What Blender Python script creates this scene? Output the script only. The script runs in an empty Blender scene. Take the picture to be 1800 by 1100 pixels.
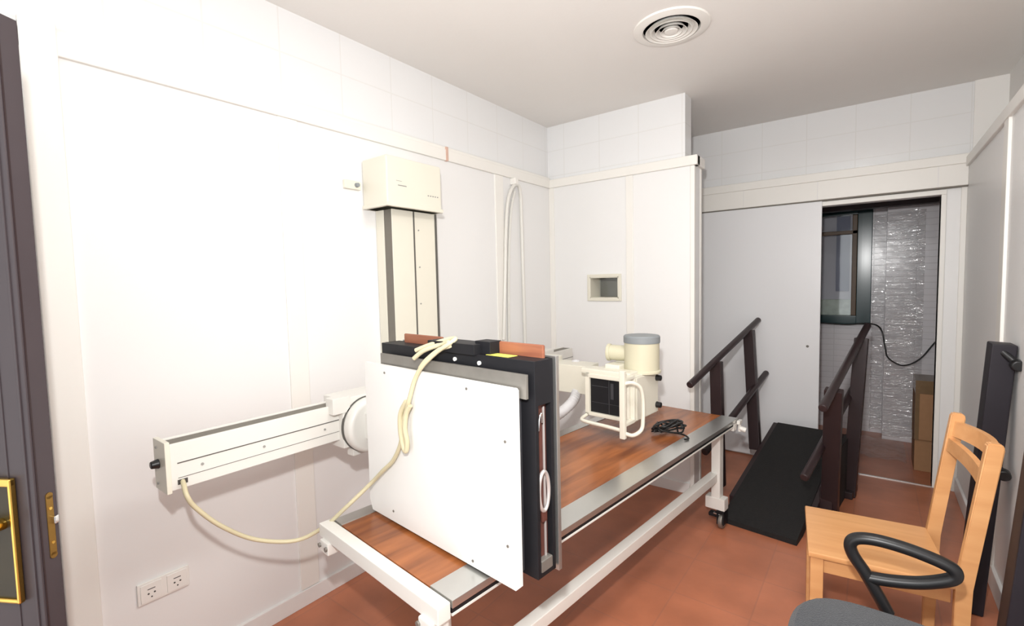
import bpy, bmesh, math, random
from mathutils import Vector, Matrix
PI = math.pi
S = bpy.context.scene
random.seed(7)
# ------------------------------------------------------------------ camera
cam = bpy.data.cameras.new('camera'); co = bpy.data.objects.new('camera', cam); S.collection.objects.link(co)
YAW, PITCH, ROLL = 0.649493, -0.0619985, -0.0222878
f = Vector((-math.sin(YAW)*math.cos(PITCH), math.cos(YAW)*math.cos(PITCH), math.sin(PITCH)))
r = Vector((math.cos(YAW), math.sin(YAW), 0)); u = r.cross(f)
r2 = r*math.cos(ROLL)+u*math.sin(ROLL); u2 = -r*math.sin(ROLL)+u*math.cos(ROLL)
co.matrix_world = Matrix(((r2.x, u2.x, -f.x, 0), (r2.y, u2.y, -f.y, 0), (r2.z, u2.z, -f.z, 1.5), (0, 0, 0, 1)))
cam.sensor_width = 36; cam.sensor_fit = 'HORIZONTAL'; cam.lens = 36*836.9/1800; cam.clip_start = .02; cam.clip_end = 50
S.camera = co
# ------------------------------------------------------------------ world, lights, exposure
w = bpy.data.worlds.new('world'); S.world = w; w.use_nodes = True
w.node_tree.nodes['Background'].inputs[0].default_value = (.95, .985, 1, 1)
w.node_tree.nodes['Background'].inputs[1].default_value = 2.1
S.view_settings.view_transform = 'Standard'; S.view_settings.look = 'None'
S.view_settings.gamma = 1; S.view_settings.use_curve_mapping = False
S.view_settings.exposure = 0.0
def area(name, loc, target, size, power, color=(1, 1, 1), shape='DISK', spread=PI):
    l = bpy.data.lights.new(name, 'AREA'); l.shape = shape; l.size = size; l.energy = power; l.color = color; l.spread = spread
    o = bpy.data.objects.new(name, l); S.collection.objects.link(o); o.location = loc
    o.rotation_euler = (Vector(target)-Vector(loc)).to_track_quat('-Z', 'Y').to_euler()
    return o
# the photographer's flash, just above the lens, and an unseen overhead light added as fill
area('camera_flash', (-.06, -.02, 1.84), Vector((-.06, -.02, 1.84))+Vector((-.22, .88, .02)), .08, 48, (1, .99, .975))
area('overhead_fill_light', (-.15, 1.35, 2.71), (-.15, 1.45, 0), .6, 21, (1, .99, .97))
# ------------------------------------------------------------------ materials
def mat(name, col, rough=.5, metal=0., spec=.4, noise=None, bump=None, coat=0., sheen=0.):
    m = bpy.data.materials.new(name); m.use_nodes = True; nt = m.node_tree; b = nt.nodes['Principled BSDF']
    b.inputs['Base Color'].default_value = (*col, 1); b.inputs['Roughness'].default_value = rough
    b.inputs['Metallic'].default_value = metal; b.inputs['Specular IOR Level'].default_value = spec
    b.inputs['Coat Weight'].default_value = coat; b.inputs['Sheen Weight'].default_value = sheen
    tc = nt.nodes.new('ShaderNodeTexCoord')
    sc = (noise[1] if noise else 30)
    n = nt.nodes.new('ShaderNodeTexNoise'); n.inputs['Scale'].default_value = sc; n.inputs['Detail'].default_value = 4
    nt.links.new(tc.outputs['Object'], n.inputs['Vector'])
    mx = nt.nodes.new('ShaderNodeMix'); mx.data_type = 'RGBA'
    amt = noise[0] if noise else .03
    mx.inputs[6].default_value = (*[c*(1-amt) for c in col], 1); mx.inputs[7].default_value = (*[min(1, c*(1+amt)) for c in col], 1)
    nt.links.new(n.outputs['Fac'], mx.inputs[0]); nt.links.new(mx.outputs[2], b.inputs['Base Color'])
    if bump:
        n2 = nt.nodes.new('ShaderNodeTexNoise'); n2.inputs['Scale'].default_value = bump[1]; n2.inputs['Detail'].default_value = 3
        nt.links.new(tc.outputs['Object'], n2.inputs['Vector'])
        bp = nt.nodes.new('ShaderNodeBump'); bp.inputs['Strength'].default_value = bump[0]; bp.inputs['Distance'].default_value = .01
        nt.links.new(n2.outputs['Fac'], bp.inputs['Height']); nt.links.new(bp.outputs[0], b.inputs['Normal'])
    return m
def grid_mat(name, col, col2, mortar, tw, th, msize, rough, axes, off=(0, 0), bump=.15, wav=0., noise=.0, nscale=3, bricks=0.):
    """tiles: axes picks which two object coordinates carry the grid"""
    m = bpy.data.materials.new(name); m.use_nodes = True; nt = m.node_tree; b = nt.nodes['Principled BSDF']
    tc = nt.nodes.new('ShaderNodeTexCoord'); sp = nt.nodes.new('ShaderNodeSeparateXYZ'); cb = nt.nodes.new('ShaderNodeCombineXYZ')
    nt.links.new(tc.outputs['Object'], sp.inputs[0])
    nt.links.new(sp.outputs[axes[0]], cb.inputs[0]); nt.links.new(sp.outputs[axes[1]], cb.inputs[1])
    mp = nt.nodes.new('ShaderNodeMapping'); mp.inputs['Location'].default_value = (off[0], off[1], 0); nt.links.new(cb.outputs[0], mp.inputs[0])
    br = nt.nodes.new('ShaderNodeTexBrick'); br.offset = bricks; br.squash = 1
    br.inputs['Scale'].default_value = 1; br.inputs['Brick Width'].default_value = tw; br.inputs['Row Height'].default_value = th
    br.inputs['Mortar Size'].default_value = msize; br.inputs['Mortar Smooth'].default_value = .3
    br.inputs['Color1'].default_value = (*col, 1); br.inputs['Color2'].default_value = (*col2, 1); br.inputs['Mortar'].default_value = (*mortar, 1)
    nt.links.new(mp.outputs[0], br.inputs[0])
    n = nt.nodes.new('ShaderNodeTexNoise'); n.inputs['Scale'].default_value = nscale; n.inputs['Detail'].default_value = 5
    nt.links.new(tc.outputs['Object'], n.inputs['Vector'])
    mr = nt.nodes.new('ShaderNodeMapRange'); mr.inputs[1].default_value = .3; mr.inputs[2].default_value = .7
    mr.inputs[3].default_value = 1-noise; mr.inputs[4].default_value = 1+noise
    nt.links.new(n.outputs['Fac'], mr.inputs[0])
    vm = nt.nodes.new('ShaderNodeVectorMath'); vm.operation = 'SCALE'
    nt.links.new(br.outputs[0], vm.inputs[0]); nt.links.new(mr.outputs[0], vm.inputs['Scale'])
    nt.links.new(vm.outputs[0], b.inputs['Base Color']); b.inputs['Roughness'].default_value = rough
    bp = nt.nodes.new('ShaderNodeBump'); bp.inputs['Strength'].default_value = bump; bp.inputs['Distance'].default_value = .004; bp.invert = True
    nt.links.new(br.outputs['Fac'], bp.inputs['Height'])
    if wav:
        n2 = nt.nodes.new('ShaderNodeTexNoise'); n2.inputs['Scale'].default_value = 9; nt.links.new(tc.outputs['Object'], n2.inputs['Vector'])
        b2 = nt.nodes.new('ShaderNodeBump'); b2.inputs['Strength'].default_value = wav; b2.inputs['Distance'].default_value = .01
        nt.links.new(n2.outputs['Fac'], b2.inputs['Height']); nt.links.new(b2.outputs[0], bp.inputs['Normal'])
    nt.links.new(bp.outputs[0], b.inputs['Normal'])
    return m
def wood_mat(name, c1, c2, scale=(3, 40, 40), rough=.35, axis=0):
    m = bpy.data.materials.new(name); m.use_nodes = True; nt = m.node_tree; b = nt.nodes['Principled BSDF']
    tc = nt.nodes.new('ShaderNodeTexCoord'); mp = nt.nodes.new('ShaderNodeMapping'); mp.inputs['Scale'].default_value = scale
    nt.links.new(tc.outputs['Object'], mp.inputs[0])
    n = nt.nodes.new('ShaderNodeTexNoise'); n.inputs['Scale'].default_value = 1; n.inputs['Detail'].default_value = 6; n.inputs['Distortion'].default_value = .6
    nt.links.new(mp.outputs[0], n.inputs['Vector'])
    cr = nt.nodes.new('ShaderNodeValToRGB'); cr.color_ramp.elements[0].position = .32; cr.color_ramp.elements[1].position = .68
    cr.color_ramp.elements[0].color = (*c1, 1); cr.color_ramp.elements[1].color = (*c2, 1)
    nt.links.new(n.outputs['Fac'], cr.inputs[0]); nt.links.new(cr.outputs[0], b.inputs['Base Color'])
    b.inputs['Roughness'].default_value = rough
    return m
M = dict(
 panel=mat('white_laminate', (.80, .795, .785), .38, noise=(.015, 2)),
 trim=mat('cream_trim', (.82, .80, .755), .35, noise=(.015, 4)),
 base=mat('white_skirting', (.78, .76, .74), .4),
 ceil=mat('ceiling_paint', (.84, .82, .79), .85, noise=(.02, 3), bump=(.05, 60)),
 door=mat('sliding_door_laminate', (.76, .76, .77), .35, noise=(.01, 2)),
 cream=mat('cream_enamel', (.72, .69, .59), .32, noise=(.02, 8)),
 whitemetal=mat('white_enamel', (.70, .685, .64), .3, noise=(.015, 8)),
 whiteplate=mat('white_plate', (.76, .75, .72), .3, noise=(.015, 5)),
 dark=mat('black_enamel', (.010, .010, .012), .5, spec=.25, noise=(.2, 12)),
 charcoal=mat('charcoal_metal', (.045, .045, .05), .5, spec=.3),
 slot=mat('grey_brown_rubber_strip', (.17, .155, .13), .6, noise=(.1, 20)),
 groove=mat('dark_groove', (.10, .095, .085), .6),
 galv=mat('galvanised_steel', (.26, .245, .22), .45, metal=.6, noise=(.25, 14)),
 alu=mat('brushed_aluminium', (.62, .62, .60), .30, metal=.9, noise=(.08, 6)),
 chrome=mat('chrome', (.75, .75, .75), .14, metal=1.),
 brass=mat('polished_brass', (.72, .48, .12), .22, metal=1., noise=(.1, 20)),
 oldbrass=mat('dull_brass', (.30, .18, .05), .4, metal=.9, noise=(.15, 40)),
 doorbrown=mat('dark_brown_door_paint', (.056, .044, .048), .42, spec=.3, noise=(.12, 6)),
 brownpaint=mat('dark_brown_gloss_paint', (.030, .018, .019), .36, spec=.3, noise=(.15, 10)),
 rubber=mat('black_rubber_mat', (.011, .010, .010), .8, noise=(.25, 60), bump=(.4, 220)),
 plastic=mat('black_plastic', (.012, .012, .013), .34),
 fabric=mat('charcoal_fabric', (.035, .038, .045), .95, noise=(.3, 180), bump=(.5, 300), sheen=.2),
 cable=mat('cream_cable', (.56, .50, .33), .45, noise=(.04, 30)),
 blackcable=mat('black_cable', (.012, .012, .012), .4),
 greycap=mat('grey_plastic', (.24, .26, .27), .5),
 ivory=mat('ivory_enamel', (.60, .565, .42), .35, noise=(.02, 10)),
 yellow=mat('yellow_label', (.75, .70, .12), .5),
 mark=mat('grey_print', (.30, .30, .28), .6),
 green=mat('green_window_frame', (.007, .034, .037), .2, noise=(.1, 10)),
 brownsash=mat('brown_window_sash', (.12, .07, .035), .45, noise=(.2, 20)),
 greyboard=mat('grey_board', (.62, .60, .66), .6, noise=(.06, 8)),
 blueboard=mat('blue_grey_board', (.27, .28, .38), .6, noise=(.1, 10)),
 card=mat('cardboard', (.33, .18, .09), .8, noise=(.1, 30)),
 tape=mat('brown_packing_tape', (.16, .10, .05), .25, noise=(.15, 30)),
 whitelabel=mat('white_paper_label', (.55, .52, .45), .7),
 socket=mat('socket_plastic', (.80, .78, .74), .3),
 hole=mat('dark_socket_hole', (.06, .055, .05), .6),
 hose=mat('grey_white_hose', (.62, .61, .62), .5, noise=(.05, 20)),
 ring=mat('silver_handle', (.62, .58, .56), .3, metal=.6),
 darkwood=mat('dark_red_wood', (.09, .03, .022), .45, noise=(.3, 30)),
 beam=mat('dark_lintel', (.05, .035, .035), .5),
 beech=wood_mat('beech_wood', (.60, .29, .115), (.70, .37, .16), (2, 18, 18), .32),
 teak=wood_mat('teak_laminate', (.17, .052, .018), (.40, .135, .042), (16, 2.0, 30), .27),
 redwood=wood_mat('red_brown_wood', (.20, .065, .035), (.30, .11, .055), (4, 40, 40), .5),
)
M['floor'] = grid_mat('terracotta_floor_tiles', (.47, .168, .088), (.44, .154, .080), (.40, .15, .085), .333, .333, .004, .36, (0, 1), (.07, .12), .1, .05, .16, 4)
M['tile_x'] = grid_mat('white_wall_tiles', (.79, .79, .79), (.785, .787, .79), (.745, .74, .73), .31, .20, .004, .14, (1, 2), (.1, .04), .1, .10)
M['tile_y'] = grid_mat('white_wall_tiles_across', (.79, .79, .79), (.785, .787, .79), (.745, .74, .73), .31, .20, .004, .14, (0, 2), (.125, .04), .1, .10)
M['tile_back'] = grid_mat('grey_back_room_tiles', (.70, .68, .70), (.685, .665, .69), (.60, .58, .60), .30, .055, .004, .2, (0, 2), (0, 0), .25, .10)
def glass(name, col, alpha, rough=.05):
    m = bpy.data.materials.new(name); m.use_nodes = True; nt = m.node_tree
    for n in list(nt.nodes):
        if n.type != 'OUTPUT_MATERIAL': nt.nodes.remove(n)
    out = [n for n in nt.nodes if n.type == 'OUTPUT_MATERIAL'][0]
    t = nt.nodes.new('ShaderNodeBsdfTransparent'); t.inputs[0].default_value = (*col, 1)
    g = nt.nodes.new('ShaderNodeBsdfGlossy'); g.inputs['Roughness'].default_value = rough
    mx = nt.nodes.new('ShaderNodeMixShader'); mx.inputs[0].default_value = alpha
    nt.links.new(t.outputs[0], mx.inputs[1]); nt.links.new(g.outputs[0], mx.inputs[2]); nt.links.new(mx.outputs[0], out.inputs[0])
    return m, nt, g
M['glass'] = glass('window_glass', (.96, .97, .97), .06)[0]
m_, nt_, g_ = glass('clear_plastic_film', (.96, .96, .96), .17, .09)
tc_ = nt_.nodes.new('ShaderNodeTexCoord'); mp_ = nt_.nodes.new('ShaderNodeMapping'); mp_.inputs['Scale'].default_value = (5, 5, 34)
n_ = nt_.nodes.new('ShaderNodeTexNoise'); n_.inputs['Scale'].default_value = 1.2; n_.inputs['Detail'].default_value = 3; n_.inputs['Distortion'].default_value = 1.2
b_ = nt_.nodes.new('ShaderNodeBump'); b_.inputs['Strength'].default_value = 1; b_.inputs['Distance'].default_value = .03
nt_.links.new(tc_.outputs['Object'], mp_.inputs[0]); nt_.links.new(mp_.outputs[0], n_.inputs['Vector'])
nt_.links.new(n_.outputs['Fac'], b_.inputs['Height']); nt_.links.new(b_.outputs[0], g_.inputs['Normal'])
M['film'] = m_
# ------------------------------------------------------------------ geometry helpers
def NB(): return bmesh.new()
def bx(bm, x0, x1, y0, y1, z0, z1, bev=0., seg=2):
    t = bmesh.new()
    bmesh.ops.create_cube(t, size=1)
    for v in t.verts: v.co = Vector(((x0+x1)/2+v.co.x*(x1-x0), (y0+y1)/2+v.co.y*(y1-y0), (z0+z1)/2+v.co.z*(z1-z0)))
    if bev: bmesh.ops.bevel(t, geom=list(t.edges), offset=min(bev, .45*min(abs(x1-x0), abs(y1-y0), abs(z1-z0))), segments=seg, affect='EDGES', profile=.5)
    merge(bm, t); return bm
def merge(bm, t, mtx=None):
    if mtx is not None: bmesh.ops.transform(t, matrix=mtx, verts=t.verts)
    me = bpy.data.meshes.new('tmp'); t.to_mesh(me); t.free(); bm.from_mesh(me); bpy.data.meshes.remove(me)
def obar(bm, p, q, wx, wy, bev=.003, up=(0, 0, 1)):
    """rectangular bar from p to q; wx across 'side', wy along the other normal"""
    p, q = Vector(p), Vector(q); d = (q-p); L = d.length; d.normalize(); upv = Vector(up)
    s = d.cross(upv)
    if s.length < 1e-4: s = Vector((1, 0, 0))
    s.normalize(); n = s.cross(d)
    t = bmesh.new(); bx(t, -wx/2, wx/2, 0, L, -wy/2, wy/2, bev)
    mt = Matrix(((s.x, d.x, n.x, p.x), (s.y, d.y, n.y, p.y), (s.z, d.z, n.z, p.z), (0, 0, 0, 1)))
    merge(bm, t, mt); return bm
def cyl(bm, p, q, r0, r1=None, seg=24, bev=0.):
    p, q = Vector(p), Vector(q); r1 = r0 if r1 is None else r1
    t = bmesh.new(); bmesh.ops.create_cone(t, cap_ends=True, segments=seg, radius1=r0, radius2=r1, depth=(q-p).length)
    if bev:
        es = [e for e in t.edges if len(e.link_faces) == 2 and any(len(fc.verts) > 4 for fc in e.link_faces)]
        bmesh.ops.bevel(t, geom=es, offset=bev, segments=3, affect='EDGES', profile=.5)
    rot = (q-p).to_track_quat('Z', 'Y').to_matrix().to_4x4()
    merge(bm, t, Matrix.Translation((p+q)/2) @ rot); return bm
def smooth_path(pts, n=8, closed=False):
    P = [Vector(p) for p in pts]; out = []
    N = len(P); rng = N if closed else N-1
    for i in range(rng):
        p0 = P[(i-1) % N] if (closed or i > 0) else P[0]; p1 = P[i]; p2 = P[(i+1) % N]; p3 = P[(i+2) % N] if (closed or i+2 < N) else P[-1]
        for k in range(n):
            t = k/n
            out.append(.5*((2*p1)+(-p0+p2)*t+(2*p0-5*p1+4*p2-p3)*t*t+(-p0+3*p1-3*p2+p3)*t**3))
    if not closed: out.append(P[-1])
    return out
def tube(bm, pts, rad, seg=10, n=8, closed=False, smooth=True, rib=0., sx=1., flat=None):
    P = smooth_path(pts, n, closed) if smooth else [Vector(p) for p in pts]
    N = len(P); rings = []; prev = None
    for i, p in enumerate(P):
        a = P[(i+1) % N] if (closed or i < N-1) else P[i]; b = P[i-1] if (closed or i > 0) else P[i]
        d = (a-b).normalized()
        if flat is not None: s = d.cross(Vector(flat)); s.normalize()
        else:
            if prev is None:
                s = d.cross(Vector((0, 0, 1)))
                if s.length < .1: s = d.cross(Vector((1, 0, 0)))
            else: s = prev - d*prev.dot(d)
            s.normalize(); prev = s
        nn = d.cross(s)
        rr = rad(i/(N-1)) if callable(rad) else rad
        if rib: rr = rr*(1+rib*(1 if i % 2 else -1))
        rings.append([bm.verts.new(p+(s*math.cos(2*PI*k/seg)*sx+nn*math.sin(2*PI*k/seg))*rr) for k in range(seg)])
    for i in range(N if closed else N-1):
        A, B = rings[i], rings[(i+1) % N]
        for k in range(seg): bm.faces.new((A[k], A[(k+1) % seg], B[(k+1) % seg], B[k]))
    if not closed: bm.faces.new(rings[0][::-1]); bm.faces.new(rings[-1])
    return bm
def lathe(bm, prof, c=(0, 0, 0), seg=40):
    rings = []
    for rr, z in prof: rings.append([bm.verts.new((c[0]+rr*math.cos(2*PI*k/seg), c[1]+rr*math.sin(2*PI*k/seg), c[2]+z)) for k in range(seg)])
    for A, B in zip(rings, rings[1:]):
        for k in range(seg): bm.faces.new((A[k], A[(k+1) % seg], B[(k+1) % seg], B[k]))
    if prof[0][0] > 1e-5: bm.faces.new(rings[0][::-1])
    if prof[-1][0] > 1e-5: bm.faces.new(rings[-1])
    return bm
def prism(bm, poly, axis, a0, a1):
    """poly: 2-D outline extruded along axis 0/1/2 from a0 to a1"""
    def mk(p, a):
        v = [0, 0, 0]; o = [i for i in range(3) if i != axis]; v[o[0]] = p[0]; v[o[1]] = p[1]; v[axis] = a; return v
    A = [bm.verts.new(mk(p, a0)) for p in poly]; B = [bm.verts.new(mk(p, a1)) for p in poly]; N = len(poly)
    bm.faces.new(A[::-1]); bm.faces.new(B)
    for k in range(N): bm.faces.new((A[k], A[(k+1) % N], B[(k+1) % N], B[k]))
    return bm
def obj(name, bm, m, parent=None, loc=None, rotz=0., smooth=True, label=None):
    bmesh.ops.remove_doubles(bm, verts=bm.verts, dist=1e-6)
    bmesh.ops.recalc_face_normals(bm, faces=bm.faces)
    me = bpy.data.meshes.new(name); bm.to_mesh(me); bm.free()
    me.materials.append(m if not isinstance(m, str) else M[m])
    if smooth:
        for p in me.polygons: p.use_smooth = True
        me.set_sharp_from_angle(angle=math.radians(32))
    o = bpy.data.objects.new(name, me); S.collection.objects.link(o)
    if loc: o.location = loc
    o.rotation_euler = (0, 0, rotz)
    if parent: o.parent = parent
    if label: o['label'] = label
    if smooth: wn_ = o.modifiers.new('normals', 'WEIGHTED_NORMAL'); wn_.keep_sharp = True
    return o
def objs(name, bm, m, parent=None, **kw):
    """one object for every separate piece in the mesh"""
    bm.verts.ensure_lookup_table(); seen = set(); out = []
    for v0 in bm.verts:
        if v0 in seen: continue
        comp = []; st = [v0]; seen.add(v0)
        while st:
            v = st.pop(); comp.append(v)
            for e in v.link_edges:
                o = e.other_vert(v)
                if o not in seen: seen.add(o); st.append(o)
        nb = bmesh.new(); mp = {v: nb.verts.new(v.co) for v in comp}
        for fc in {fc for v in comp for fc in v.link_faces}: nb.faces.new([mp[v] for v in fc.verts])
        out.append(obj(name, nb, m, parent, **kw))
    bm.free(); return out
def thing(name, label, cat, loc=(0, 0, 0), rotz=0., group=None):
    o = bpy.data.objects.new(name, None); S.collection.objects.link(o); o.location = loc; o.rotation_euler = (0, 0, rotz)
    o.empty_display_size = .1
    o['label'] = label; o['category'] = cat
    if group: o['group'] = group
    return o
def tag(o, label, cat, group=None):
    o['label'] = label; o['category'] = cat
    if group: o['group'] = group
    return o
def struct(name, bm, m, label, parent=None, smooth=False):
    o = obj(name, bm, m, parent, smooth=smooth)
    if parent is None:
        o['kind'] = 'structure'; o['label'] = label; o['category'] = name.split('_')[0]
    elif label: o['label'] = label
    return o
# ------------------------------------------------------------------ room shell
XL, XR, YP, YB, ZC = -2.119, .485, 3.328, 4.378, 2.756
YN = -1.1
XP = -.965
b = NB(); bx(b, XL-.2, .95, YN-.2, 5.85, -.1, 0); struct('floor', b, 'floor', 'terracotta tiled floor running through both rooms')
b = NB(); bx(b, XL-.2, .95, YN-.2, 4.50, ZC, ZC+.1); struct('ceiling', b, 'ceil', 'off-white painted ceiling of the x-ray room')
b = NB(); bx(b, XL-.2, XL-.02, YN-.2, 4.5, 0, ZC)
struct('wall_left', b, 'tile_x', 'long left wall, white tiles showing above the moulding')
b = NB()   # laminate cladding
bx(b, XL-.02, XL, .30, YP, 0, 2.27)
struct('trim_1', b, 'panel', 'smooth white laminate cladding on the long left wall')
b = NB()
for y0, y1 in ((1.10, 1.19), (2.62, 2.71)): bx(b, XL-.004, XL+.008, y0, y1, .08, 2.262, .002)
bx(b, XL-.004, XL+.018, .30, .388, .0, 2.36, .003)
struct('trim_2', b, 'trim', 'flat white cover strips over the joints of the left cladding')
b = NB(); bx(b, XL-.02, XL+.016, .30, YP, 2.262, 2.328, .004); bx(b, XL-.02, XL+.01, .30, YP, 2.316, 2.345, .003)
struct('trim_3', b, 'trim', 'white moulding along the top of the left cladding')
b = NB(); bx(b, XL-.003, XL+.013, .30, YP, 0, .078, .003)
struct('baseboard_left', b, 'base', 'low white skirting at the foot of the left wall')
# pillar block
b = NB()
zc0, zc1, xa, xb = 1.372, 1.533, -1.755, -1.518
X0 = XL-.1; X1 = -1.035; Y0 = YP+.016; YE = YP+.150
bx(b, X0, X1, Y0, YE, zc1, ZC); bx(b, X0, X1, Y0, YE, 0, zc0); bx(b, X0, xa, Y0, YE, zc0, zc1); bx(b, xb, X1, Y0, YE, zc0, zc1)
struct('wall_back', b, 'tile_y', 'partition wall with white tiles above the moulding and a small viewing window')
b = NB()
Y1 = YP
bx(b, XL, xa, Y1, Y0, 0, 2.27); bx(b, xb, XP-.012, Y1, Y0, 0, 2.27); bx(b, xa, xb, Y1, Y0, 0, zc0); bx(b, xa, xb, Y1, Y0, zc1, 2.27)
bx(b, X1, XP-.004, Y0, YE, 0, 2.27); bx(b, xb, XP-.004, YE, YE+.016, 0, 2.27)
struct('trim_4', b, 'panel', 'smooth white laminate cladding on the projecting back wall')
b = NB(); bx(b, -1.455, -1.400, YP-.008, YP+.004, .08, 2.262, .002); bx(b, XL, -2.075, YP-.008, YP+.004, .08, 2.262, .002)
bx(b, XP-.030, XP, YP-.010, YP+.03, .0, 2.262, .006); bx(b, XP-.012, XP, YE-.02, YE+.018, .0, 2.262, .006)
struct('trim_5', b, 'trim', 'white cover strips and corner bead on the projecting wall')
b = NB(); bx(b, XL, XP+.018, YP-.018, YP+.05, 2.262, 2.328, .005); bx(b, XP-.02, XP+.018, YP, YE+.02, 2.262, 2.328, .005)
struct('trim_6', b, 'trim', 'white moulding around the top of the projecting wall cladding')
b = NB(); bx(b, XL, XP-.03, YP-.013, YP+.002, 0, .075, .003); struct('baseboard_back', b, 'base', 'low white skirting on the projecting wall')
# niche lined in cream with a pane at its back
b = NB(); nd = 3.468
fr = .022
bx(b, xa-fr, xa, YP-.012, YP+.004, zc0-fr, zc1+fr, .003); bx(b, xb, xb+fr, YP-.012, YP+.004, zc0-fr, zc1+fr, .003)
bx(b, xa-.001, xb+.001, YP-.012, YP+.004, zc1, zc1+fr, .003); bx(b, xa-.001, xb+.001, YP-.012, YP+.004, zc0-fr, zc0, .003)
bx(b, xa, xa+.006, YP-.01, nd+.02, zc0, zc1); bx(b, xb-.006, xb, YP-.01, nd+.02, zc0, zc1); bx(b, xa, xb, YP-.01, nd+.02, zc0, zc0+.006); bx(b, xa, xb, YP-.01, nd+.02, zc1-.006, zc1)
wn = struct('window_1', b, 'cream', 'small square viewing window set deep in the projecting wall')
b = NB(); bx(b, xa+.006, xb-.006, nd, nd+.006, zc0+.006, zc1-.006); struct('pane', b, 'glass', None, wn)
b = NB(); bx(b, xa-.1, xb+.1, nd+.14, nd+.15, zc0-.1, zc1+.1); struct('backing', b, mat('olive_grey_board', (.27, .26, .21), .7, noise=(.25, 14)), None, wn)
# alcove wall with sliding door opening
OX0, OX1, OZ = -.318, .356, 2.035
b = NB(); bx(b, XL-.1, .505, YB+.03, YB+.09, 2.2, ZC); struct('wall_far', b, 'tile_y', 'tiled wall strip above the sliding door')
b = NB(); bx(b, .505, .80, YB+.018, YB+.09, 2.2, ZC); struct('wall_corner', b, 'ceil', 'plain wall piece right of the tiles above the sliding door')
b = NB(); bx(b, XL-.1, OX0-.02, YB+.02, YB+.08, 0, 2.2); bx(b, OX1, .80, YB, YB+.08, 0, 2.2); bx(b, OX0-.03, OX1, YB+.01, YB+.08, OZ, 2.2)
struct('trim_7', b, 'panel', 'white laminate frame around the doorway opening')
b = NB(); bx(b, XL, XR, YB-.040, YB+.04, 2.080, 2.222, .004); bx(b, XL, XR+.01, YB-.048, YB+.04, 2.220, 2.285, .005)
struct('trim_8', b, 'trim', 'cream pelmet box covering the sliding door track')
b = NB()
for x in (-.352, .335, -.868): bx(b, x-.003, x+.003, YB-.042, YB-.03, 2.082, 2.219)
struct('trim_9', b, 'base', 'thin vertical joints in the pelmet box')
b = NB(); bx(b, XL, XR, YB-.03, YB+.012, 2.071, 2.083); struct('trim_10', b, 'slot', 'sliding door track under the pelmet, coloured dark for the groove shadow')  # dark colour stands in for the shadow in the track groove
b = NB(); bx(b, OX1, OX1+.028, YB-.012, YB+.09, 0, OZ, .003); bx(b, OX0-.02, OX1+.028, YB-.012, YB+.01, OZ, OZ+.035, .003)
bx(b, XR-.03, XR, YB-.010, YB+.002, 0, 2.08, .003)
struct('trim_11', b, 'trim', 'cream door casing at the right of the opening')
b = NB(); bx(b, -1.35, OX1, YB+.00, YB+.012, 0, .006); struct('trim_12', b, 'alu', 'thin metal floor strip across the doorway')
b = NB(); bx(b, -1.345, OX0-.004, YB-.026, YB+.006, .012, 2.072, .003)
dr = struct('door_1', b, 'door', 'white sliding door pushed half open to the left')
b = NB(); cyl(b, (-.402, YB-.027, .956), (-.402, YB-.0262, .956), .010, seg=16); struct('finger_pull', b, 'slot', None, dr)
# right wall
b = NB(); bx(b, .665, .80, YN-.2, 4.5, 0, ZC); struct('wall_right', b, 'ceil', 'plain right wall above the moulding')
b = NB(); bx(b, XR, .67, YN, YB, 0, 2.205); struct('trim_13', b, 'panel', 'smooth laminate cladding on the right wall')
b = NB()
for y0, y1 in ((3.12, 3.215), (1.80, 1.90)): bx(b, XR-.012, XR+.004, y0, y1, .1, 2.205, .003)
struct('trim_14', b, 'trim', 'cream cover strips on the right wall')
b = NB(); bx(b, XR-.016, .67, YN, YB-.04, 2.2, 2.262, .004); struct('trim_15', b, 'trim', 'cream moulding along the right wall')
b = NB(); bx(b, XR-.014, XR+.003, YN, YB-.012, 0, .105, .004); struct('baseboard_right', b, 'base', 'white skirting of the right wall')
# ------------------------------------------------------------------ back room
b = NB(); bx(b, -1.5, .10, 5.65, 5.75, 0, 1.035); bx(b, -.014, .10, 5.65, 5.75, 1.035, 2.3); bx(b, -1.5, -.9, 5.65, 5.75, 1.035, 2.3); bx(b, .09, .9, 5.46, 5.75, 0, 2.3)
struct('wall_back_room', b, 'tile_back', 'grey tiled wall of the small room behind')
b = NB(); bx(b, .80, .9, 4.45, 5.65, 0, 2.3); bx(b, -1.3, -1.2, 4.45, 5.75, 0, 2.3); struct('wall_back_room_sides', b, 'tile_back', 'side walls of the small room behind')
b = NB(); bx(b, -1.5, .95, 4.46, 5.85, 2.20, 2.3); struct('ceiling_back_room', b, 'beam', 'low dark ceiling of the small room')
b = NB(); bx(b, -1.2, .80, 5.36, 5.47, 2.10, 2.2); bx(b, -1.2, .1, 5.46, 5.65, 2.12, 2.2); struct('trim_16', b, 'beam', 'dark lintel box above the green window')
b = NB(); zw0, zw1, xw0, xw1 = 1.035, 2.14, -.90, -.014
bx(b, xw1-.115, xw1, 5.60, 5.66, zw0, zw1, .006); bx(b, xw0, xw0+.1, 5.60, 5.66, zw0, zw1, .006); bx(b, xw0, xw1, 5.602, 5.66, zw0, zw0+.085, .006); bx(b, xw0, xw1, 5.602, 5.66, zw1-.06, zw1, .006)
bx(b, xw1-.075, xw1-.068, 5.594, 5.602, zw0+.01, zw1-.01); bx(b, xw1-.04, xw1-.034, 5.594, 5.602, zw0+.01, zw1-.01)
wg = struct('window_2', b, 'green', 'dark green framed window of the small room', smooth=True)
b = NB(); bx(b, xw1-.155, xw1-.115, 5.63, 5.66, zw0+.085, zw1-.06, .004); bx(b, xw0+.1, xw1-.115, 5.63, 5.66, 1.90, 1.935, .004); struct('sash', b, 'brownsash', 'brown inner sash', wg)
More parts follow.
